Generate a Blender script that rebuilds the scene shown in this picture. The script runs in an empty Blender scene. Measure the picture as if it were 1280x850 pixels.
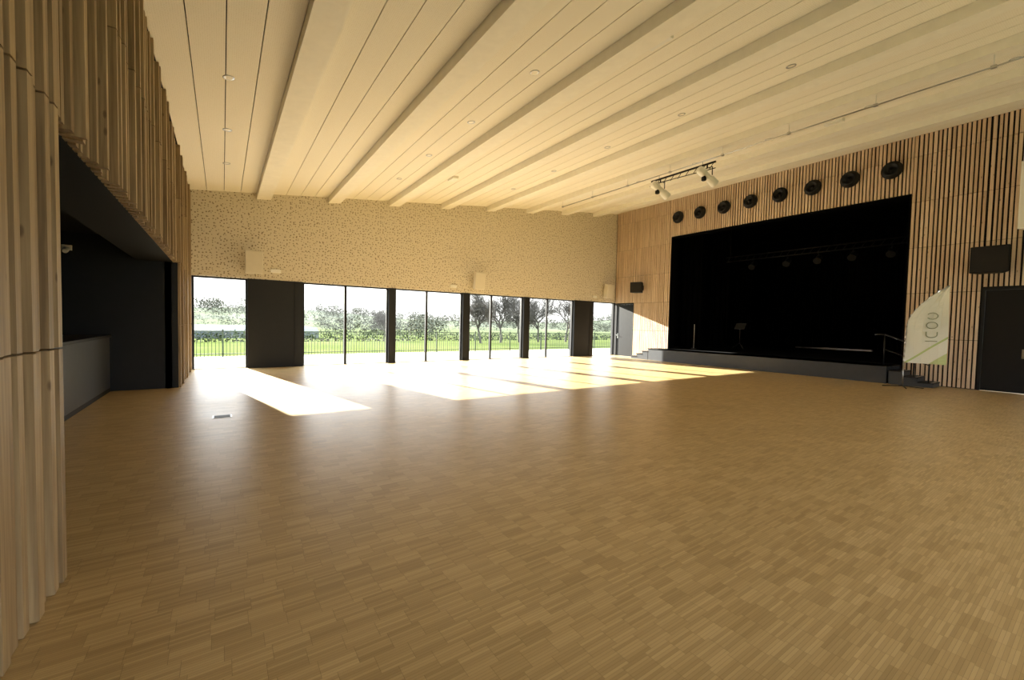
import bpy, math, random
from mathutils import Vector, Matrix
random.seed(7)
scene=bpy.context.scene
try:
    scene.view_settings.view_transform='Standard'
    scene.view_settings.look='None'
    scene.view_settings.exposure=0.82
except Exception: pass

# ------------------------------------------------------------------ materials
def newmat(name):
    m=bpy.data.materials.new(name); m.use_nodes=True
    nt=m.node_tree; b=nt.nodes['Principled BSDF']
    return m,nt,b
def N(nt,t,**k):
    n=nt.nodes.new(t)
    for a,v in k.items(): setattr(n,a,v)
    return n
def plain(name,col,rough=.5,metal=0,var=.08,scale=6,spec=None,island=0):
    m,nt,b=newmat(name)
    tc=N(nt,'ShaderNodeTexCoord'); nz=N(nt,'ShaderNodeTexNoise'); nz.inputs['Scale'].default_value=scale
    nz.inputs['Detail'].default_value=4
    nt.links.new(tc.outputs['Object'],nz.inputs['Vector'])
    r=N(nt,'ShaderNodeValToRGB')
    c=Vector(col)
    r.color_ramp.elements[0].position=.3; r.color_ramp.elements[1].position=.7
    r.color_ramp.elements[0].color=(*(c*(1-var)),1); r.color_ramp.elements[1].color=(*(c*(1+var)),1)
    if island:
        g=N(nt,'ShaderNodeNewGeometry'); a=N(nt,'ShaderNodeMath',operation='MULTIPLY_ADD'); nt.links.new(g.outputs['Random Per Island'],a.inputs[0]); a.inputs[1].default_value=island
        nt.links.new(nz.outputs['Fac'],a.inputs[2]); s=N(nt,'ShaderNodeMath',operation='SUBTRACT'); nt.links.new(a.outputs[0],s.inputs[0]); s.inputs[1].default_value=island/2
        nt.links.new(s.outputs[0],r.inputs['Fac'])
    else: nt.links.new(nz.outputs['Fac'],r.inputs['Fac'])
    nt.links.new(r.outputs['Color'],b.inputs['Base Color'])
    b.inputs['Roughness'].default_value=rough; b.inputs['Metallic'].default_value=metal
    if spec is not None: b.inputs['Specular IOR Level'].default_value=spec
    return m
def mth(nt,op,a,b=None,c=None):
    n=N(nt,'ShaderNodeMath',operation=op)
    for i,v in enumerate((a,b,c)):
        if v is None: continue
        if isinstance(v,(int,float)): n.inputs[i].default_value=v
        else: nt.links.new(v,n.inputs[i])
    return n.outputs[0]
def wood(name,c0,c1,c2,rough=.55):
    """vertical grain softwood, one tone per slat, a few knots"""
    m,nt,b=newmat(name)
    tc=N(nt,'ShaderNodeTexCoord'); g=N(nt,'ShaderNodeNewGeometry')
    mp=N(nt,'ShaderNodeMapping'); mp.inputs['Scale'].default_value=(45,45,1.6)
    nt.links.new(tc.outputs['Object'],mp.inputs['Vector'])
    nz=N(nt,'ShaderNodeTexNoise'); nz.inputs['Scale'].default_value=1; nz.inputs['Detail'].default_value=5
    nt.links.new(mp.outputs[0],nz.inputs['Vector'])
    f=mth(nt,'MULTIPLY_ADD',g.outputs['Random Per Island'],.45,mth(nt,'MULTIPLY_ADD',nz.outputs['Fac'],1.3,-.4))
    r=N(nt,'ShaderNodeValToRGB'); e=r.color_ramp.elements
    e[0].position=.15; e[0].color=(*c0,1); e[1].position=.85; e[1].color=(*c2,1)
    k=e.new(.5); k.color=(*c1,1)
    nt.links.new(f,r.inputs['Fac'])
    mp2=N(nt,'ShaderNodeMapping'); mp2.inputs['Scale'].default_value=(9,9,3.2)
    nt.links.new(tc.outputs['Object'],mp2.inputs['Vector'])
    vo=N(nt,'ShaderNodeTexVoronoi'); vo.inputs['Scale'].default_value=1
    nt.links.new(mp2.outputs[0],vo.inputs['Vector'])
    kr=N(nt,'ShaderNodeMapRange'); kr.inputs['From Min'].default_value=.06; kr.inputs['From Max'].default_value=.13
    kr.inputs['To Min'].default_value=.65; kr.inputs['To Max'].default_value=0
    nt.links.new(vo.outputs['Distance'],kr.inputs['Value'])
    mx=N(nt,'ShaderNodeMixRGB'); mx.inputs['Color2'].default_value=(c0[0]*.35,c0[1]*.25,c0[2]*.2,1)
    nt.links.new(kr.outputs[0],mx.inputs['Fac']); nt.links.new(r.outputs[0],mx.inputs['Color1'])
    nt.links.new(mx.outputs[0],b.inputs['Base Color'])
    b.inputs['Roughness'].default_value=rough
    return m
M={}
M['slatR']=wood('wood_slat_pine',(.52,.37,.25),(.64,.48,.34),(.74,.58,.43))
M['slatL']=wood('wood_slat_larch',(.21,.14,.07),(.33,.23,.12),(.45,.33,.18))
M['back']=plain('dark_backing',(.012,.010,.009),.9)
M['black']=plain('black_laminate',(.012,.013,.015),.5,spec=.3)
M['soffit']=plain('black_soffit',(.005,.005,.006),.8,spec=.15)
M['matte']=plain('stage_black',(.0018,.0018,.0022),.9,spec=.05)
M['blackp']=plain('black_plastic',(.009,.009,.010),.5,spec=.25)
M['counter']=plain('counter_grey',(.055,.060,.068),.4)
M['beam']=plain('beam_cream',(.85,.82,.73),.6,var=.03)
M['white']=plain('white_plastic',(.8,.79,.74),.4,var=.02)
M['wallcream']=plain('cream_speaker',(.66,.61,.50),.5,var=.02)
M['steel']=plain('steel',(.5,.5,.5),.3,metal=1)
M['plat']=plain('stage_front_grey',(.038,.042,.049),.5)
M['concrete']=plain('terrace_concrete',(.26,.25,.22),.8,var=.1,scale=2,spec=.1)
M['fence']=plain('fence_paint',(.030,.042,.026),.6,spec=.1)
M['hedge']=plain('hedge_green',(.018,.027,.011),.9,var=.5,scale=1,spec=.1,island=.5)
M['wooded']=plain('woodland',(.060,.063,.048),.9,var=.3,scale=.05,spec=.0,island=.5)  # greyed and lightened: distance haze mixed into the colour
M['bark']=plain('bark',(.030,.026,.020),.9,var=.3)
M['roof']=plain('greenhouse_roof',(.055,.064,.072),.6,spec=.1)
M['shellw']=plain('shell_white',(.7,.68,.62),.8)

# parquet (on-edge strips laid in blocks)
def parquet():
    m,nt,b=newmat('parquet_oak')
    tc=N(nt,'ShaderNodeTexCoord'); sp=N(nt,'ShaderNodeSeparateXYZ'); nt.links.new(tc.outputs['Object'],sp.inputs[0])
    x,y=sp.outputs[0],sp.outputs[1]
    BL,SW=.165,.0165
    BW=.0165*7
    row=mth(nt,'FLOOR',mth(nt,'DIVIDE',y,BW))
    w1=N(nt,'ShaderNodeTexWhiteNoise',noise_dimensions='1D'); nt.links.new(row,w1.inputs['W'])
    xs=mth(nt,'ADD',mth(nt,'DIVIDE',x,BL),w1.outputs['Value'])
    col=mth(nt,'FLOOR',xs); strip=mth(nt,'FLOOR',mth(nt,'DIVIDE',y,SW))
    def wn(a,c):
        cb=N(nt,'ShaderNodeCombineXYZ'); nt.links.new(a,cb.inputs[0]); nt.links.new(c,cb.inputs[1])
        w=N(nt,'ShaderNodeTexWhiteNoise',noise_dimensions='2D'); nt.links.new(cb.outputs[0],w.inputs['Vector']); return w.outputs['Value']
    a=wn(col,strip); c=wn(col,row)
    nz=N(nt,'ShaderNodeTexNoise'); nz.inputs['Scale'].default_value=1
    mp=N(nt,'ShaderNodeMapping'); mp.inputs['Scale'].default_value=(6,120,1); nt.links.new(tc.outputs['Object'],mp.inputs[0]); nt.links.new(mp.outputs[0],nz.inputs['Vector'])
    big=N(nt,'ShaderNodeTexNoise'); big.inputs['Scale'].default_value=.5; nt.links.new(tc.outputs['Object'],big.inputs['Vector'])
    f=mth(nt,'MULTIPLY_ADD',a,.42,mth(nt,'MULTIPLY_ADD',c,.26,mth(nt,'MULTIPLY_ADD',nz.outputs['Fac'],.2,mth(nt,'MULTIPLY',big.outputs['Fac'],.12))))
    r=N(nt,'ShaderNodeValToRGB'); e=r.color_ramp.elements
    e[0].position=.1; e[0].color=(.31,.208,.088,1); e[1].position=.95; e[1].color=(.56,.41,.205,1)
    k=e.new(.5); k.color=(.43,.302,.138,1)
    nt.links.new(f,r.inputs['Fac'])
    fr=mth(nt,'FRACT',mth(nt,'DIVIDE',y,SW)); fx=mth(nt,'FRACT',xs)
    g=mth(nt,'MAXIMUM',mth(nt,'LESS_THAN',fr,.09),mth(nt,'LESS_THAN',fx,.014))
    mx=N(nt,'ShaderNodeMixRGB'); nt.links.new(mth(nt,'MULTIPLY',g,.5),mx.inputs['Fac']); nt.links.new(r.outputs[0],mx.inputs['Color1'])
    mx.inputs['Color2'].default_value=(.12,.075,.028,1)
    nt.links.new(mx.outputs[0],b.inputs['Base Color'])
    rr=mth(nt,'MULTIPLY_ADD',big.outputs['Fac'],.12,.29)
    nt.links.new(rr,b.inputs['Roughness'])
    b.inputs['Specular IOR Level'].default_value=.34
    return m
M['floor']=parquet()
# perforated acoustic wall
def perf(name,base,hole,scale,th,rough=.7,rnd=.7):
    m,nt,b=newmat(name)
    tc=N(nt,'ShaderNodeTexCoord')
    vo=N(nt,'ShaderNodeTexVoronoi'); vo.inputs['Scale'].default_value=scale; vo.inputs['Randomness'].default_value=rnd
    sp=N(nt,'ShaderNodeSeparateXYZ'); nt.links.new(tc.outputs['Object'],sp.inputs[0])
    vo.voronoi_dimensions='2D'
    cb=N(nt,'ShaderNodeCombineXYZ'); nt.links.new(sp.outputs[0],cb.inputs[0])
    nt.links.new(sp.outputs[2] if rnd>.5 else sp.outputs[1],cb.inputs[1])
    nt.links.new(cb.outputs[0],vo.inputs['Vector'])
    th2=N(nt,'ShaderNodeSeparateColor'); nt.links.new(vo.outputs['Color'],th2.inputs[0])
    t=mth(nt,'MULTIPLY_ADD',th2.outputs[0],th*.8,th*.5)
    d=mth(nt,'SUBTRACT',vo.outputs['Distance'],t)
    mr=N(nt,'ShaderNodeMapRange'); mr.inputs['From Min'].default_value=0; mr.inputs['From Max'].default_value=.06
    nt.links.new(d,mr.inputs['Value'])
    mx=N(nt,'ShaderNodeMixRGB'); mx.inputs['Color1'].default_value=(*hole,1); mx.inputs['Color2'].default_value=(*base,1)
    nt.links.new(mr.outputs[0],mx.inputs['Fac']); nt.links.new(mx.outputs[0],b.inputs['Base Color'])
    b.inputs['Roughness'].default_value=rough
    return m
M['perf']=perf('perforated_acoustic_panel',(.66,.60,.485),(.25,.195,.12),11,.17,rnd=.85)
M['ceil']=perf('acoustic_ceiling_board',(.85,.81,.71),(.70,.65,.53),38,.14,rnd=.3)
def grass():
    m,nt,b=newmat('grass')
    tc=N(nt,'ShaderNodeTexCoord'); nz=N(nt,'ShaderNodeTexNoise'); nz.inputs['Scale'].default_value=.1; nz.inputs['Detail'].default_value=6
    nt.links.new(tc.outputs['Object'],nz.inputs['Vector'])
    r=N(nt,'ShaderNodeValToRGB'); e=r.color_ramp.elements
    e[0].position=.35; e[0].color=(.047,.060,.017,1); e[1].position=.65; e[1].color=(.070,.082,.029,1)
    nt.links.new(nz.outputs['Fac'],r.inputs['Fac'])
    # fields further out turn grey and pale: distance haze put into the colour
    sp=N(nt,'ShaderNodeSeparateXYZ'); nt.links.new(tc.outputs['Object'],sp.inputs[0])
    mr=N(nt,'ShaderNodeMapRange'); mr.inputs['From Min'].default_value=90; mr.inputs['From Max'].default_value=260; nt.links.new(sp.outputs[1],mr.inputs['Value'])
    f2=N(nt,'ShaderNodeValToRGB'); q=f2.color_ramp.elements; q[0].position=.4; q[0].color=(.072,.078,.060,1); q[1].position=.6; q[1].color=(.085,.092,.062,1)
    n2=N(nt,'ShaderNodeTexNoise'); n2.inputs['Scale'].default_value=.02; nt.links.new(tc.outputs['Object'],n2.inputs['Vector']); nt.links.new(n2.outputs['Fac'],f2.inputs['Fac'])
    mx=N(nt,'ShaderNodeMixRGB'); nt.links.new(mr.outputs[0],mx.inputs['Fac']); nt.links.new(r.outputs[0],mx.inputs['Color1']); nt.links.new(f2.outputs[0],mx.inputs['Color2'])
    nt.links.new(mx.outputs[0],b.inputs['Base Color']); b.inputs['Roughness'].default_value=.9
    b.inputs['Specular IOR Level'].default_value=.0
    return m
M['grass']=grass()
def glass():
    m=bpy.data.materials.new('window_glass'); m.use_nodes=True; nt=m.node_tree; nt.nodes.clear()
    o=N(nt,'ShaderNodeOutputMaterial'); mx=N(nt,'ShaderNodeMixShader'); t=N(nt,'ShaderNodeBsdfTransparent'); g=N(nt,'ShaderNodeBsdfGlossy')
    g.inputs['Roughness'].default_value=.02; t.inputs['Color'].default_value=(.97,.98,.97,1); mx.inputs[0].default_value=.06
    nt.links.new(t.outputs[0],mx.inputs[1]); nt.links.new(g.outputs[0],mx.inputs[2]); nt.links.new(mx.outputs[0],o.inputs[0])
    return m
M['glass']=glass()
def flagmat():
    m,nt,b=newmat('flag_fabric')
    tc=N(nt,'ShaderNodeTexCoord'); sp=N(nt,'ShaderNodeSeparateXYZ'); nt.links.new(tc.outputs['Object'],sp.inputs[0])
    r=N(nt,'ShaderNodeValToRGB'); e=r.color_ramp.elements; r.color_ramp.interpolation='CONSTANT'
    z=mth(nt,'DIVIDE',mth(nt,'MULTIPLY_ADD',sp.outputs[1],.9,sp.outputs[2]),3.2)
    e[0].position=0; e[0].color=(.55,.64,.32,1); e[1].position=.20; e[1].color=(.80,.82,.74,1)
    for p,c in ((.325,(.50,.62,.28)),(.345,(.80,.82,.74)),(.80,(.50,.62,.28)),(.82,(.8,.82,.74))):
        k=e.new(p); k.color=(*c,1)
    nt.links.new(z,r.inputs['Fac']); nt.links.new(r.outputs[0],b.inputs['Base Color']); b.inputs['Roughness'].default_value=.8
    return m
M['flag']=flagmat()
M['ink']=plain('flag_print_dark',(.26,.30,.19),.8)

# ------------------------------------------------------------------ mesh builder
class MB:
    def __init__(s): s.v=[];s.f=[];s.m=[];s.mats=[];s.sm=[]
    def mi(s,k):
        if k not in s.mats: s.mats.append(k)
        return s.mats.index(k)
    def hexa(s,p,k):
        b=len(s.v); s.v+= [tuple(q) for q in p]; i=s.mi(k)
        for q in ((0,3,2,1),(4,5,6,7),(0,1,5,4),(1,2,6,5),(2,3,7,6),(3,0,4,7)):
            s.f.append([b+j for j in q]); s.m.append(i); s.sm.append(False)
    def box(s,x0,x1,y0,y1,z0,z1,k):
        s.hexa([(x0,y0,z0),(x1,y0,z0),(x1,y1,z0),(x0,y1,z0),(x0,y0,z1),(x1,y0,z1),(x1,y1,z1),(x0,y1,z1)],k)
    def tube(s,a,b_,r0,r1,k,n=8,cap=True):
        a=Vector(a);b_=Vector(b_); d=(b_-a).normalized(); u=d.orthogonal().normalized(); w=d.cross(u); b=len(s.v); i=s.mi(k)
        for p,r in ((a,r0),(b_,r1)):
            for j in range(n):
                t=2*math.pi*j/n; s.v.append(tuple(p+u*r*math.cos(t)+w*r*math.sin(t)))
        for j in range(n):
            s.f.append([b+j,b+(j+1)%n,b+n+(j+1)%n,b+n+j]); s.m.append(i); s.sm.append(n>4)
        if cap:
            s.f.append([b+j for j in range(n)][::-1]); s.m.append(i); s.sm.append(False)
            s.f.append([b+n+j for j in range(n)]); s.m.append(i); s.sm.append(False)
    def path(s,pts,r,k,n=8):
        for a,b in zip(pts[:-1],pts[1:]): s.tube(a,b,r,r,k,n)
    def lathe(s,o,ax,prof,k,n=24):
        """prof: list of (dist along axis, radius)"""
        o=Vector(o); d=Vector(ax).normalized(); u=d.orthogonal().normalized(); w=d.cross(u); b=len(s.v); i=s.mi(k)
        for (t,r) in prof:
            for j in range(n):
                a=2*math.pi*j/n; s.v.append(tuple(o+d*t+u*r*math.cos(a)+w*r*math.sin(a)))
        for q in range(len(prof)-1):
            for j in range(n):
                s.f.append([b+q*n+j,b+q*n+(j+1)%n,b+(q+1)*n+(j+1)%n,b+(q+1)*n+j]); s.m.append(i); s.sm.append(True)
        s.f.append([b+j for j in range(n)][::-1]); s.m.append(i); s.sm.append(False)
        s.f.append([b+(len(prof)-1)*n+j for j in range(n)]); s.m.append(i); s.sm.append(False)
    def poly(s,pts,k):
        b=len(s.v); s.v+=[tuple(p) for p in pts]; s.f.append(list(range(b,b+len(pts)))); s.m.append(s.mi(k)); s.sm.append(False)
    def build(s,name,parent=None,bevel=0,loc=None):
        me=bpy.data.meshes.new(name)
        v=s.v
        if loc is not None: v=[(a-loc[0],b-loc[1],c-loc[2]) for a,b,c in v]
        me.from_pydata(v,[],s.f)
        for k in s.mats: me.materials.append(M[k])
        me.polygons.foreach_set('material_index',s.m); me.polygons.foreach_set('use_smooth',s.sm); me.update()
        o=bpy.data.objects.new(name,me); scene.collection.objects.link(o)
        if loc is not None: o.location=loc
        if parent: o.parent=parent
        if bevel:
            bv=o.modifiers.new('bevel','BEVEL'); bv.width=bevel; bv.segments=2; bv.limit_method='ANGLE'
        return o
def empty(name,loc=(0,0,0)):
    e=bpy.data.objects.new(name,None); scene.collection.objects.link(e); e.location=loc; e.empty_display_size=.2; return e

# ------------------------------------------------------------------ dimensions
XL,XR,YF,YB=-0.80,17.70,15.90,-6.0
HD=2.86
def zc(x): return 5.47+.123*x

# floor
b=MB(); b.box(-4.6,XR+.2,YB-.2,YF+.35,-.2,0,'floor'); b.build('floor')

# ---- ceiling with grooved boards
b=MB()
def slopebox(x0,x1,y0,y1,zoff0,zoff1,k):
    b.hexa([(x0,y0,zc(x0)+zoff0),(x1,y0,zc(x1)+zoff0),(x1,y1,zc(x1)+zoff0),(x0,y1,zc(x0)+zoff0),
            (x0,y0,zc(x0)+zoff1),(x1,y0,zc(x1)+zoff1),(x1,y1,zc(x1)+zoff1),(x0,y1,zc(x0)+zoff1)],k)
slopebox(XL-.3,XR+.3,YB-.3,YF+.4,.06,.3,'back')
BWD=.20
bx=[1.12+2.13*i for i in range(8)]
prev=XL
for c in bx+[XR+BWD]:
    e=c-BWD
    n=max(1,round((e-prev)/.455)); w=(e-prev)/n
    for i in range(n): 
        x0=prev+i*w+.007; x1=prev+(i+1)*w-.007
        slopebox(x0,min(x1,XR),YB,YF,0,.08,'ceil')
    prev=c+BWD
b.build('ceiling')
for i,c in enumerate(bx):
    b=MB()
    x0,x1=c-BWD,c+BWD
    zb=zc(c)-.19; dz=BWD*.123
    b.hexa([(x0,YB,zb-dz),(x1,YB,zb+dz),(x1,YF,zb+dz),(x0,YF,zb-dz),(x0,YB,zc(x0)+.07),(x1,YB,zc(x1)+.07),(x1,YF,zc(x1)+.07),(x0,YF,zc(x0)+.07)],'beam')
    b.build('ceiling_beam')

# ---- far wall (window wall)
b=MB()
TH=.30
def fz(x0,x1,z0,k,y0=YF,y1=YF+TH):
    b.hexa([(x0,y0,z0),(x1,y0,z0),(x1,y1,z0),(x0,y1,z0),(x0,y0,zc(x0)+.05),(x1,y0,zc(x1)+.05),(x1,y1,zc(x1)+.05),(x0,y1,zc(x0)+.05)],k)
fz(XL-.3,XR+.3,HD,'perf')
b.box(XL-.3,-.76,YF,YF+TH,0,HD,'black')
piers=[(.66,2.27),(5.21,5.48),(8.37,8.70),(11.54,11.88),(14.70,16.06)]
for a,c in piers:
    b.box(a,c,YF-.02,YF+TH,0,HD,'black')
    if c-a>1:
        b.box(c-.27,c-.255,YF-.035,YF-.02,0,HD,'blackp')
b.box(17.75,XR+.3,YF,YF+TH,0,HD,'black')
b.build('wall_back')
wins=[(-.76,.66,None),(2.27,5.21,3.67),(5.48,8.37,6.79),(8.70,11.54,9.84),(11.88,14.70,13.03),(16.06,17.75,None)]
for i,(a,c,mu) in enumerate(wins):
    e=empty('window_%d'%(i+1),((a+c)/2,YF+.15,0))
    fb=MB(); y0,y1=-.04,.04; ha=(c-a)/2
    fb.box(-ha,-ha+.05,y0,y1,0,HD,'blackp'); fb.box(ha-.05,ha,y0,y1,0,HD,'blackp')
    fb.box(-ha,ha,y0,y1,HD-.05,HD,'blackp'); fb.box(-ha,ha,y0,y1,0,.03,'steel')
    if mu: 
        q=mu-(a+c)/2; fb.box(q-.04,q+.04,y0,y1,0,HD,'blackp')
    fb.build('frame',e)
    gb=MB(); gb.poly([(-ha+.05,0,.03),(ha-.05,0,.03),(ha-.05,0,HD-.05),(-ha+.05,0,HD-.05)],'glass'); gb.build('glass',e)

# ---- slat helper for side walls
JZ=[0,1.4,2.8,4.2,5.6,7.0,8.4]
def slats_x(b,xin,sgn,y0,y1,zlo,zhi,k,wmin,wmax,gmin,gmax,dmin,dmax,rnd):
    """slats on a wall in plane x=xin, sticking out by sgn*depth"""
    y=y0
    while y<y1-.02:
        w=rnd.uniform(wmin,wmax); w=min(w,y1-y); d=rnd.uniform(dmin,dmax)
        for j in range(len(JZ)-1):
            a=max(JZ[j]+.006,zlo); c=min(JZ[j+1]-.006,zhi)
            if c-a<.02: continue
            xx=sorted((xin,xin+sgn*d)); b.box(xx[0],xx[1],y,y+w,a,c,k)
        y+=w+rnd.uniform(gmin,gmax)

# ---- right wall with stage opening and doors
SY0,SY1,SZ0,SZ1=4.0,12.45,.56,5.86
b=MB(); rnd=random.Random(3)
X0,X1=XR,XR+.3; ZT=zc(XR)+.1
DY0,DY1,DZ=.55,2.36,2.88          # near door
EY0,EY1,EZ=14.62,15.80,2.80       # far door
b.box(X0,X1,YB,DY0,0,ZT,'back'); b.box(X0,X1,DY0,DY1,DZ,ZT,'back'); b.box(X0,X1,DY1,SY0,0,ZT,'back')
b.box(X0,X1,SY0,SY1,SZ1,ZT,'back'); b.box(X0,X1,SY0,SY1,-.1,.34,'back'); b.box(X0,X1,SY1,EY0,0,ZT,'back')
b.box(X0,X1,EY0,EY1,EZ,ZT,'back'); b.box(X0,X1,EY1,YF,0,ZT,'back')
P=dict(k='slatR',wmin=.052,wmax=.074,gmin=.030,gmax=.044,dmin=.040,dmax=.045,rnd=rnd)
zt=zc(XR)-.01
slats_x(b,XR,-1,YB,DY0-.03,0.02,zt,**P); slats_x(b,XR,-1,DY0-.03,DY1+.03,DZ+.04,zt,**P); slats_x(b,XR,-1,DY1+.04,SY0-.03,.02,zt,**P)
slats_x(b,XR,-1,SY0-.03,SY1+.03,SZ1+.04,zt,**P); slats_x(b,XR,-1,SY1+.04,EY0-.04,.02,zt,**P); slats_x(b,XR,-1,EY0-.03,YF-.01,EZ+.03,zt,**P)
b.build('wall_right')
# doors
def door(name,y0,y1,z1,leaves):
    b=MB(); b.box(XR-.03,XR+.06,y0,y0+.06,0,z1,'black'); b.box(XR-.03,XR+.06,y1-.06,y1,0,z1,'black'); b.box(XR-.03,XR+.06,y0+.06,y1-.06,z1-.06,z1,'black')
    w=(y1-y0-.12)/leaves
    for i in range(leaves):
        a=y0+.06+i*w; b.box(XR-.0,XR+.05,a+.004,a+w-.004,.01,z1-.065,'blackp')
        s=a+.1 if i==leaves-1 and leaves>1 else a+w-.1
        b.box(XR-.012,XR,s-.025,s+.025,.95,1.2,'steel'); b.tube((XR-.05,s,1.1),(XR,s,1.1),.01,.01,'steel'); b.tube((XR-.05,s,1.1),(XR-.05,s+(.12 if s>a+w/2 else -.0)-.06,1.1),.01,.01,'steel')
    b.build(name)
door('door_1',DY0,DY1,DZ,2); door('door_2',EY0,EY1,EZ,1)

# ---- stage box
b=MB(); SB=28.2
b.box(XR+.31,SB+.2,2.6,13.9,.36,SZ0,'matte')                 # stage floor
b.box(XR+.31,SB+.2,2.4,2.6,.3,7,'matte'); b.box(XR+.31,SB+.2,13.9,14.1,.3,7,'matte'); b.box(SB,SB+.2,2.6,13.9,.3,7,'matte'); b.box(XR+.31,SB+.2,2.4,14.1,7,7.2,'matte')
b.build('stage_recess')
b=MB()
b.box(XR-.055,XR+.31,SY0,SY0+.02,SZ0,SZ1,'matte'); b.box(XR-.055,XR+.31,SY1-.02,SY1,SZ0,SZ1,'matte'); b.box(XR-.055,XR+.31,SY0,SY1,SZ1-.02,SZ1,'matte')
b.build('trim_1')
def curtain(name,p0,p1,z0,z1,amp=.07,per=.32):
    me=MB(); p0=Vector(p0);p1=Vector(p1);L=(p1-p0).length;d=(p1-p0)/L;nrm=Vector((-d.y,d.x));n=int(L/.04); i=me.mi('matte')
    for q in range(n+1):
        s=L*q/n; p=p0+d*s+nrm*amp*math.sin(2*math.pi*s/per+.6*math.sin(s*2)); me.v.append((p.x,p.y,z0)); me.v.append((p.x,p.y,z1))
    for q in range(n): me.f.append([2*q,2*q+2,2*q+3,2*q+1]); me.m.append(i); me.sm.append(True)
    return me.build(name)
curtain('stage_curtain',(27.9,3.4),(27.9,13.2),SZ0+.06,6.9)
for x in (20.2,22.8,25.4):
    curtain('stage_curtain',(x,12.4),(x,13.6),SZ0+.01,6.9); curtain('stage_curtain',(x,2.9),(x,4.1),SZ0+.01,6.9)
curtain('stage_curtain',(18.3,4.1),(18.3,2.9),SZ0+.01,6.9)

# stage apron + steps
b=MB(); AX=16.88
b.box(AX,XR-.055,4.15,13.0,0,SZ0-.03,'plat'); b.box(AX-.02,XR+.3,SY0+.02,SY1-.02,SZ0-.03,SZ0,'blackp'); b.box(AX-.02,XR-.055,4.1,13.02,SZ0-.03,SZ0,'blackp')
b.box(XR-.055,XR+.3,SY0+.02,SY1-.02,.36,SZ0-.03,'plat')
b.build('stage_apron')
for (ys,sg) in ((4.1,-1),(13.02,1)):
    b=MB()
    for i in range(3):
        top=SZ0-(i+1)*.14; ya=ys+sg*.33*i; yb=ys+sg*.33*(i+1); lo,hi=sorted((ya,yb))
        b.box(AX,XR-.06,lo,hi,0,top-.03,'plat'); b.box(AX-.015,XR-.06,lo-(.015 if sg<0 else 0),hi+(.015 if sg>0 else 0),top-.03,top,'blackp')
        yn=lo if sg<0 else hi-.05
        b.box(AX-.015,XR-.07,yn,yn+.05,top,top+.004,'steel')
    b.build('stage_steps')
# handrail at near steps
b=MB()
for yy,z0 in ((4.25,SZ0),(3.55,SZ0-.28),(3.22,SZ0-.42)):
    b.tube((AX+.08,yy,z0),(AX+.08,yy,z0+.95),.02,.02,'blackp')
b.path([(AX+.08,4.5,SZ0+.95),(AX+.08,4.25,SZ0+.95),(AX+.08,3.1,SZ0-.42+.9)],.022,'blackp')
b.path([(AX+.08,4.25,SZ0+.5),(AX+.08,3.22,SZ0-.42+.5)],.014,'blackp')
b.build('handrail')

# round jet diffusers over the stage
for i in range(8):
    y=4.47+1.094*i; b=MB(); z=6.745
    b.lathe((XR-.0,y,z),(-1,0,0),[(0,.20),(.06,.21),(.07,.275),(.10,.275),(.12,.25),(.16,.235),(.22,.21),(.24,.19),(.24,.16),(.13,.13),(.12,.06),(.17,.05),(.18,.0)],'blackp',28)
    b.build('air_diffuser')

# wall speakers
def speaker(name,c,w,d,h,yaw,tilt,k,kg,wallpt):
    e=empty(name,c)
    b=MB(); b.hexa([(-w/2,-d/2,-h/2),(w/2,-d/2,-h/2),(w*.32,d/2,-h/2),(-w*.32,d/2,-h/2),(-w/2,-d/2,h/2),(w/2,-d/2,h/2),(w*.32,d/2,h/2),(-w*.32,d/2,h/2)],k)
    o=b.build('cabinet',e,bevel=.02); o.rotation_euler=(tilt,0,yaw)
    g=MB(); g.box(-w/2+.025,w/2-.025,-d/2-.012,-d/2+.004,-h/2+.03,h/2-.03,kg); o2=g.build('grille',e,bevel=.006); o2.rotation_euler=(tilt,0,yaw)
    r=MB(); wp=Vector(wallpt)-Vector(c); r.tube((0,0,0),wp,.025,.025,k); q=wp
    if abs(wp.y)>abs(wp.x): r.box(q.x-.06,q.x+.06,q.y-.02,q.y,q.z-.12,q.z+.12,k)
    else: r.box(q.x-.02,q.x,q.y-.06,q.y+.06,q.z-.12,q.z+.12,k)
    r.build('bracket',e)
for x,z in ((.82,3.36),(8.92,3.38),(16.8,3.42)):
    speaker('wall_speaker',(x,YF-.32,z),.50,.36,.72,0,.12,'wallcream','wallcream',(x,YF,z+.02))
speaker('stage_speaker',(17.25,14.05,3.55),.60,.5,.52,math.radians(-70),.0,'blackp','back',(XR-.05,14.05,3.55))
speaker('stage_speaker',(17.30,2.20,3.62),.74,.4,.72,math.radians(-90),.0,'blackp','back',(XR-.05,2.2,3.62))
speaker('column_speaker',(16.95,1.45,5.15),.5,.42,1.72,math.radians(-95),.0,'white','white',(XR-.05,1.45,5.15))
# exit signs
for x,z in ((1.45,3.16),(7.9,3.1),(16.1,3.1)):
    b=MB(); b.box(x-.15,x+.15,YF-.05,YF,z-.06,z+.06,'white'); b.build('exit_sign',bevel=.01)

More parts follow.
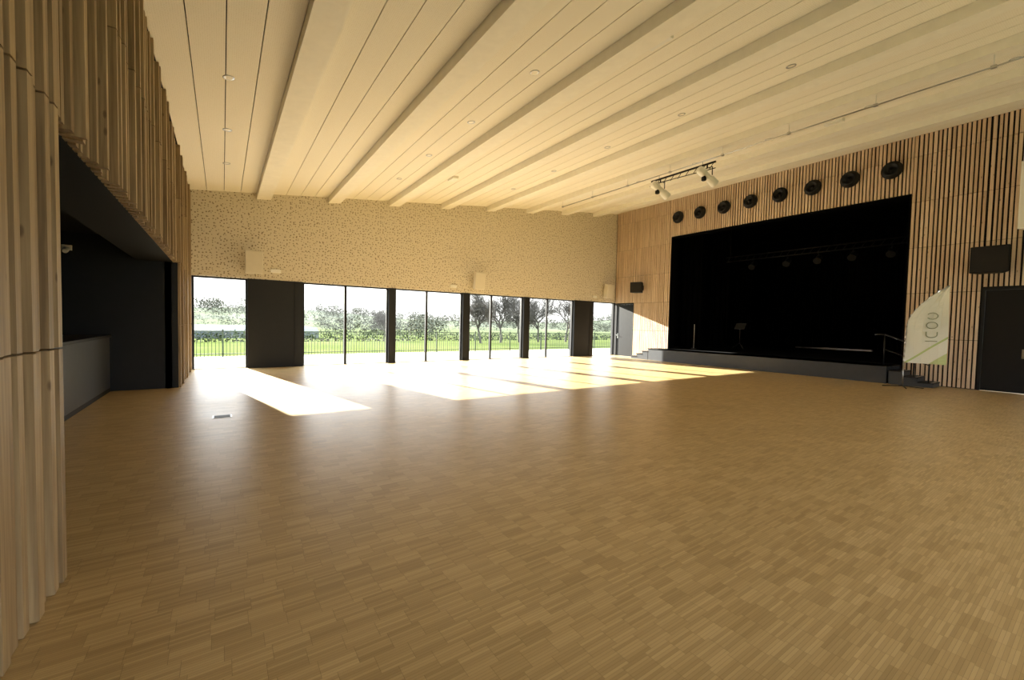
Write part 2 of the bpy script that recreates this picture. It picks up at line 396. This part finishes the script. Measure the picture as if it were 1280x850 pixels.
# ceiling downlights and emergency boxes
def downlight(x,y):
    b=MB(); z=zc(x); n=Vector((-.122,0,1)).normalized()
    b.lathe((x,y,z+.01),-n,[(0,.085),(.018,.085),(.022,.075),(.008,.055),(.006,0)],'steel',20); b.build('recessed_downlight')
for x in (.1,4.55,8.85,13.0):
    for y in (-.8,1.5,3.8,6.1,8.4,10.7,13.0):
        downlight(x,y)
for x,y in ((5.75,4.42),(6.1,12.4),(13.3,4.6)):
    b=MB(); z=zc(x); b.hexa([(x-.1,y-.2,z-.07-.012),(x+.1,y-.2,z-.07+.012),(x+.1,y+.2,z-.07+.012),(x-.1,y+.2,z-.07-.012),(x-.1,y-.2,zc(x-.1)),(x+.1,y-.2,zc(x+.1)),(x+.1,y+.2,zc(x+.1)),(x-.1,y+.2,zc(x-.1))],'white')
    b.build('emergency_light',bevel=.01)

# ceiling pipe with stage spotlights
b=MB(); PX,PZ=11.7,6.50
b.tube((PX,-4,PZ),(PX,13.5,PZ),.016,.016,'steel')
yy=-3.5
while yy<13.5:
    b.tube((PX,yy,PZ),(PX,yy,zc(PX)),.01,.01,'white'); b.box(PX-.03,PX+.03,yy-.04,yy+.04,PZ-.025,PZ+.025,'steel'); yy+=1.7
b.build('lighting_rail')
b=MB()
b.tube((PX,6.9,6.38),(PX,9.1,6.38),.03,.03,'blackp'); b.tube((PX,6.9,6.2),(PX,9.1,6.28),.014,.014,'blackp')
for q in range(9): b.tube((PX,6.95+q*.26,6.38),(PX,7.08+q*.26,6.22),.01,.01,'blackp',6)
b.tube((PX,7.3,6.38),(PX,7.3,PZ),.012,.012,'steel'); b.tube((PX,8.8,6.38),(PX,8.8,PZ),.012,.012,'steel')
b.build('lighting_bar')
def spot(y):
    e=empty('stage_spotlight',(PX,y,6.02))
    b=MB(); d=Vector((.80,-.35,-.62)).normalized()
    b.lathe(-d*.36,d,[(0,.07),(.03,.11),(.24,.125),(.26,.10),(.46,.10),(.48,.125),(.70,.125),(.71,.11),(.66,.09),(.64,0)],'white',20)
    b.lathe(-d*.12+Vector((0,0,-.02)),Vector((0,0,-1)),[(0,.07),(.16,.07),(.18,.05)],'blackp',16)
    b.build('body',e)
    r=MB(); r.path([(0,-.16,0),(0,-.16,.24),(0,.16,.24),(0,.16,0)],.014,'blackp'); r.tube((0,0,.24),(0,0,.36),.02,.02,'blackp'); r.build('yoke',e)
spot(7.15); spot(8.75)

# stage equipment
b=MB(); TX=21
for z in (5.15,4.93):
    b.tube((TX,4.4,z),(TX,11.6,z),.025,.025,'blackp')
for i in range(24): b.tube((TX,4.5+.3*i,5.15),(TX,4.65+.3*i,4.93),.01,.01,'blackp',6)
for y in (4.6,11.4): b.tube((TX,y,5.15),(TX,y,7.0),.01,.01,'blackp')
for y in (5.2,6.4,7.6,8.8,10.3):
    b.tube((TX,y,4.93),(TX,y,4.75),.02,.02,'blackp'); b.lathe((TX+.15,y,4.75),(-.8,0,-.6),[(0,.08),(.05,.12),(.3,.12),(.36,.15)],'blackp',16)
b.build('stage_lighting_truss')
b=MB(); b.box(27.5,27.75,7.4,10.9,SZ0,SZ0+.08,'steel'); b.build('curtain_gap_light_strip')  # pale strip shaped as the light showing under the back curtain
# music stand
b=MB(); mx,my=22.0,11.3
for a in (0,2.1,4.2): b.tube((mx,my,SZ0+.3),(mx+.35*math.cos(a),my+.35*math.sin(a),SZ0+.012),.012,.012,'counter')
b.tube((mx,my,SZ0+.25),(mx,my,SZ0+1.1),.014,.014,'counter')
b.hexa([(mx-.1,my-.25,SZ0+1.02),(mx-.08,my-.25,SZ0+1.0),(mx-.08,my+.25,SZ0+1.0),(mx-.1,my+.25,SZ0+1.02),(mx+.12,my-.25,SZ0+1.32),(mx+.14,my-.25,SZ0+1.30),(mx+.14,my+.25,SZ0+1.30),(mx+.12,my+.25,SZ0+1.32)],'counter')
b.build('music_stand')
b=MB(); b.lathe((19.3,12.15,SZ0),(0,0,1),[(0,.13),(.015,.13),(.02,.02),(.03,.012)],'steel',20); b.tube((19.3,12.15,SZ0),(19.3,12.15,SZ0+1.2),.012,.012,'white'); b.build('lit_slit_pole')  # lit slit at the curtain edge, modelled as a pale pole on a base

# feather flag
e=empty('feather_flag',(16.3,3.2,0))
def fp(u,z,o=0): return (u*.10+o,-u,z)   # u runs toward -Y
b=MB(); n=26
L=[];R=[]
for i in range(n+1):
    t=i/n; z=.72+t*2.17
    lu=-.42+.05*t+.78*max(0,(t-.45)/.55)**2.0
    ru=.44 - .02*t
    L.append((lu,z)); R.append((max(ru,lu+.02),z))
for i in range(n):
    cols=5
    for c in range(cols):
        def pt(i,c):
            a=c/cols; u=L[i][0]*(1-a)+R[i][0]*a; return fp(u,L[i][1],.04*math.sin(a*5+i*.25))
        b.poly([pt(i,c),pt(i,c+1),pt(i+1,c+1),pt(i+1,c)],'flag')
o=b.build('sail',e)
b=MB()
pts=[fp(-.42,.06)]+[fp(L[i][0]-.01,L[i][1]) for i in range(0,n+1,2)]
b.path(pts,.014,'steel')
for a in range(4):
    t=a*math.pi/2+.4; b.tube(fp(-.42,.05),(fp(-.42,.05)[0]+.45*math.cos(t),fp(-.42,.05)[1]+.45*math.sin(t),.012),.014,.012,'blackp')
b.build('pole_and_feet',e)
# printed lettering running up the flag
b=MB()
def stroke(p,q,w=.014):
    b.tube(fp(p[0],p[1],-.052),fp(q[0],q[1],-.052),w,w,'ink',4)
def arc(cu,cz,ru,rz,a0,a1,n=9):
    for k in range(n):
        a=math.radians(a0+(a1-a0)*k/n);c=math.radians(a0+(a1-a0)*(k+1)/n)
        stroke((cu+ru*math.cos(a),cz+rz*math.sin(a)),(cu+ru*math.cos(c),cz+rz*math.sin(c)))
arc(.12,2.06,.11,.09,-150,150); arc(.12,1.80,.11,.09,0,360,14); arc(.12,1.54,.11,.08,180,360); stroke((.01,1.54),(.01,1.62)); stroke((.23,1.54),(.23,1.62)); stroke((.0,1.36),(.24,1.36)); 
b.build('lettering',e)

# floor socket box
b=MB(); b.box(-.14,.12,8.1,8.32,0,.006,'steel'); b.box(-.12,.10,8.12,8.30,.006,.009,'black'); b.build('floor_socket_box')

# ---- left wall
b=MB(); rnd=random.Random(11)
OY0,OY1,OZ=3.60,12.05,2.82
b.box(XL-.25,XL-.13,YB,OY0-.02,0,zc(XL)+.1,'back'); b.box(XL-.25,XL-.13,OY0-.02,OY1,OZ+.02,zc(XL)+.1,'back'); b.box(XL-.25,XL-.13,OY1,YF,0,zc(XL)+.1,'back')
zt=zc(XL)-.01
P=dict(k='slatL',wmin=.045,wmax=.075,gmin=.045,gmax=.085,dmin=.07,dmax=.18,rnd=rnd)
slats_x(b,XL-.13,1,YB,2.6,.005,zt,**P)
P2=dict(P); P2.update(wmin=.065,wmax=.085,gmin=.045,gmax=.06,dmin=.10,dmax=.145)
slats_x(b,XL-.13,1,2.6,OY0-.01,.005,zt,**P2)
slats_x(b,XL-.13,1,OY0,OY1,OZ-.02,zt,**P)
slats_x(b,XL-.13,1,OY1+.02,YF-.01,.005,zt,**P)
b.build('wall_left')
# bar recess behind it
b=MB()
RX=-4.6
b.box(RX-.2,RX,OY0-.3,OY1+.3,0,3.4,'soffit'); b.box(RX,XL-.26,OY1,OY1+.2,0,3.4,'black'); b.box(RX,XL-.26,OY0-.25,OY0-.05,0,3.4,'black')
b.box(XL-.26,XL-.02,OY1,OY1+.018,0,OZ-.02,'black')
b.box(-1.5,XL-.1,OY0-.05,OY1,OZ-.02,OZ+.01,'soffit'); b.box(-1.52,-1.5,OY0-.05,OY1,OZ-.02,3.25,'soffit')
b.box(RX,-1.5,OY0-.05,OY1,3.25,3.4,'soffit')
b.build('wall_bar_recess')
b=MB(); CX=-1.95
b.box(CX-.06,CX,5.0,OY1-.01,0,1.14,'counter'); b.box(CX-.7,CX+.03,5.0,OY1-.01,1.14,1.19,'black')
b.box(CX-.06,CX+.004,5.0,OY1-.01,0,.08,'blackp')
b.build('bar_counter',bevel=.004)
b=MB(); b.lathe((-2.6,8.6,3.25),(0,0,-1),[(0,.09),(.03,.09),(.04,.07)],'white',20); b.build('bar_downlight')
b=MB(); b.box(-2.62,-2.48,OY1-.06,OY1,2.88,2.98,'white'); b.tube((-2.55,OY1-.05,2.9),(-2.55,OY1-.16,2.84),.05,.04,'white',12); b.build('wall_sensor')

# ---- rear wall (behind the camera), unseen; tall openings added to let sky light in
b=MB()
for a,c in ((XL-.3,.5),(4.5,5.0),(9.5,10.0),(14.5,XR+.3)):
    b.box(a,c,YB-.3,YB,0,4.2,'shellw')
b.hexa([(XL-.3,YB-.3,4.2),(XR+.3,YB-.3,4.2),(XR+.3,YB,4.2),(XL-.3,YB,4.2),(XL-.3,YB-.3,zc(XL)+.1),(XR+.3,YB-.3,zc(XR)+.1),(XR+.3,YB,zc(XR)+.1),(XL-.3,YB,zc(XL)+.1)],'shellw')
b.build('wall_front')

# ------------------------------------------------------------------ outside
def gy(y):
    P=[(22,-.08),(60,-1.3),(90,-2.1),(140,-2.6),(200,-1.6),(300,2.0),(420,8.0)]
    if y<=22: return -.08
    for (a,za),(c,zc_) in zip(P[:-1],P[1:]):
        if y<=c: return za+(zc_-za)*(y-a)/(c-a)
    return 8.0
def ground(y,x=0): return gy(y)+(3.5*math.cos(x*.012)+1.2*math.sin(x*.03)-1.5)*max(0,(y-150)/270)
b=MB(); b.box(-14,40,YF+.3,21.6,-.2,-.04,'concrete'); b.build('terrace')
b=MB(); ys=[-60,16,21.62,26,32,40,50,62,75,90,110,140,170,200,230,265,300,340,380,420]; xs=[-300+25*i for i in range(42)]; i_=b.mi('grass')
for y in ys:
    for x in xs: b.v.append((x,y,-.25 if y<21 else ground(y,x)))
nx=len(xs)
for r in range(len(ys)-1):
    for c in range(nx-1): b.f.append([r*nx+c,r*nx+c+1,(r+1)*nx+c+1,(r+1)*nx+c]); b.m.append(i_); b.sm.append(True)
b.build('lawn')
b=MB(); x=-12
FY=21.2
while x<38:
    b.box(x,x+.02,FY,FY+.02,-.04,1.05,'fence'); x+=.125
x=-12
while x<38: b.box(x-.02,x+.04,FY-.01,FY+.04,-.04,1.12,'fence'); x+=2.4
b.box(-12,38,FY-.01,FY+.03,1.02,1.06,'fence'); b.box(-12,38,FY-.01,FY+.03,.08,.11,'fence')
b.build('terrace_fence')
# foliage masses made of many small leaf / twig-cluster facets
def foliage(b,c,rx,rz,k,n,s,rnd):
    for _ in range(n):
        while True:
            p=Vector((rnd.uniform(-1,1),rnd.uniform(-1,1),rnd.uniform(-1,1)))
            if p.length<=1: break
        q=Vector((c[0]+p.x*rx,c[1]+p.y*rx,c[2]+p.z*rz))
        pts=[q+Vector((rnd.uniform(-s,s),rnd.uniform(-s,s),rnd.uniform(-s,s))) for _ in range(3)]
        b.poly(pts,k)
rnd=random.Random(5)
b=MB()
for i in range(130):
    x=-35+i*.95; foliage(b,(x,62+rnd.uniform(-.4,.4),gy(62)+.55),.9,.65+rnd.uniform(0,.35),'hedge',70,.22,rnd)
b.build('hedge')
b=MB()
for y,n,H0,H1 in ((190,120,1.4,2.8),(250,150,1.6,3.6),(330,190,2,4.2),(412,240,2.8,5.2)):
    for i in range(n):
        x=rnd.uniform(-.5*y,1.5*y)
        H=rnd.uniform(H0,H1)
        foliage(b,(x,y+rnd.uniform(-6,6),ground(y,x)+H*.8),H*rnd.uniform(1.0,1.7),H,'wooded',80,H*.2,rnd)
for i in range(40):   # nearer copses seen through the second window
    x=rnd.uniform(24,62); H=rnd.uniform(1.8,3.2); foliage(b,(x,128+rnd.uniform(-5,5),gy(128)+H*.8),H,H*1.1,'wooded',90,H*.18,rnd)
b.build('distant_woodland')
b=MB(); gz=gy(100)-.1
for k in range(5):
    y=92+k*5; b.hexa([(-26,y,gz),(16,y,gz),(16,y+5,gz),(-26,y+5,gz),(-26,y,gz+1.5),(16,y,gz+1.5),(16,y+5,gz+1.5),(-26,y+5,gz+1.5)],'roof')
    b.poly([(-26,y,gz+1.5),(16,y,gz+1.5),(16,y+2.5,gz+2.3),(-26,y+2.5,gz+2.3)],'roof'); b.poly([(-26,y+2.5,gz+2.3),(16,y+2.5,gz+2.3),(16,y+5,gz+1.5),(-26,y+5,gz+1.5)],'roof')
b.build('greenhouse')
def tree(x,y,H,seed):
    rnd=random.Random(seed); b=MB(); z0=gy(y)-.1
    def br(p,d,L,r,lev):
        q=p
        seg=3
        for s in range(seg):
            d2=(d+Vector((rnd.uniform(-.18,.18),rnd.uniform(-.18,.18),rnd.uniform(-.05,.12)))).normalized()
            e=q+d2*L/seg; b.tube(q,e,r*(1-s/seg*.4),r*(1-(s+1)/seg*.4),'bark',5 if lev<2 else 3,False); q=e; d=d2
            if lev<5 and (s>0 or lev>0):
                for _ in range(2 if lev<4 else 1):
                    a=rnd.uniform(0,6.28); t=rnd.uniform(.5,.95); u=d.orthogonal().normalized(); w=d.cross(u)
                    nd=(d*math.cos(t)+(u*math.cos(a)+w*math.sin(a))*math.sin(t)+Vector((0,0,.15))).normalized(); br(q,nd,L*rnd.uniform(.55,.78),max(r*.55,.014),lev+1)
    br(Vector((x,y,z0)),Vector((0,0,1)),H*.36,H*.022,0)
    b.build('bare_tree')
for (x,y,H,s) in ((24.5,42,7.2,1),(28.5,44,7.8,2),(32,45,7.4,3),(36,46,7.6,12),(41,46,7.8,9),(19,60,5.5,5)):
    tree(x,y,H,s)

# ------------------------------------------------------------------ light
sd=Vector((1.67,-8.45,-2.86)).normalized()
L=bpy.data.lights.new('sun','SUN'); L.energy=29; L.angle=math.radians(.5); L.color=(1,.95,.84)
o=bpy.data.objects.new('sun',L); scene.collection.objects.link(o); o.rotation_euler=sd.to_track_quat('-Z','Y').to_euler(); o.location=(0,40,20)
# sky: luminance rises from the horizon to the zenith (CIE-style hazy sky)
w=bpy.data.worlds.new('sky'); scene.world=w; w.use_nodes=True; nt=w.node_tree
bg=nt.nodes['Background']; tc=N(nt,'ShaderNodeTexCoord'); sp=N(nt,'ShaderNodeSeparateXYZ'); nt.links.new(tc.outputs['Generated'],sp.inputs[0])
r=N(nt,'ShaderNodeValToRGB'); e=r.color_ramp.elements; e[0].position=0; e[0].color=(1,.99,.96,1); e[1].position=.9; e[1].color=(.76,.87,1,1)
nt.links.new(sp.outputs[2],r.inputs['Fac']); nt.links.new(r.outputs[0],bg.inputs['Color'])
mr=N(nt,'ShaderNodeMapRange'); mr.inputs['From Min'].default_value=.08; mr.inputs['From Max'].default_value=.5; mr.inputs['To Min'].default_value=1.4; mr.inputs['To Max'].default_value=7.6
nt.links.new(sp.outputs[2],mr.inputs['Value']); nt.links.new(mr.outputs[0],bg.inputs['Strength'])

# ------------------------------------------------------------------ camera
f=527.5
Yc=Vector((278-640,-(397-425),-f)).normalized()
Xc=Vector((1409-640,-(421-425),-f)); Xc=(Xc-Xc.dot(Yc)*Yc).normalized(); Zc=Xc.cross(Yc)
cam=bpy.data.cameras.new('camera'); cam.sensor_width=36; cam.lens=f/1280*36; cam.clip_end=1500; cam.clip_start=.05
co=bpy.data.objects.new('camera',cam); scene.collection.objects.link(co)
mt=Matrix((Xc,Yc,Zc)).to_4x4(); mt.translation=(0,0,1.6); co.matrix_world=mt
scene.camera=co
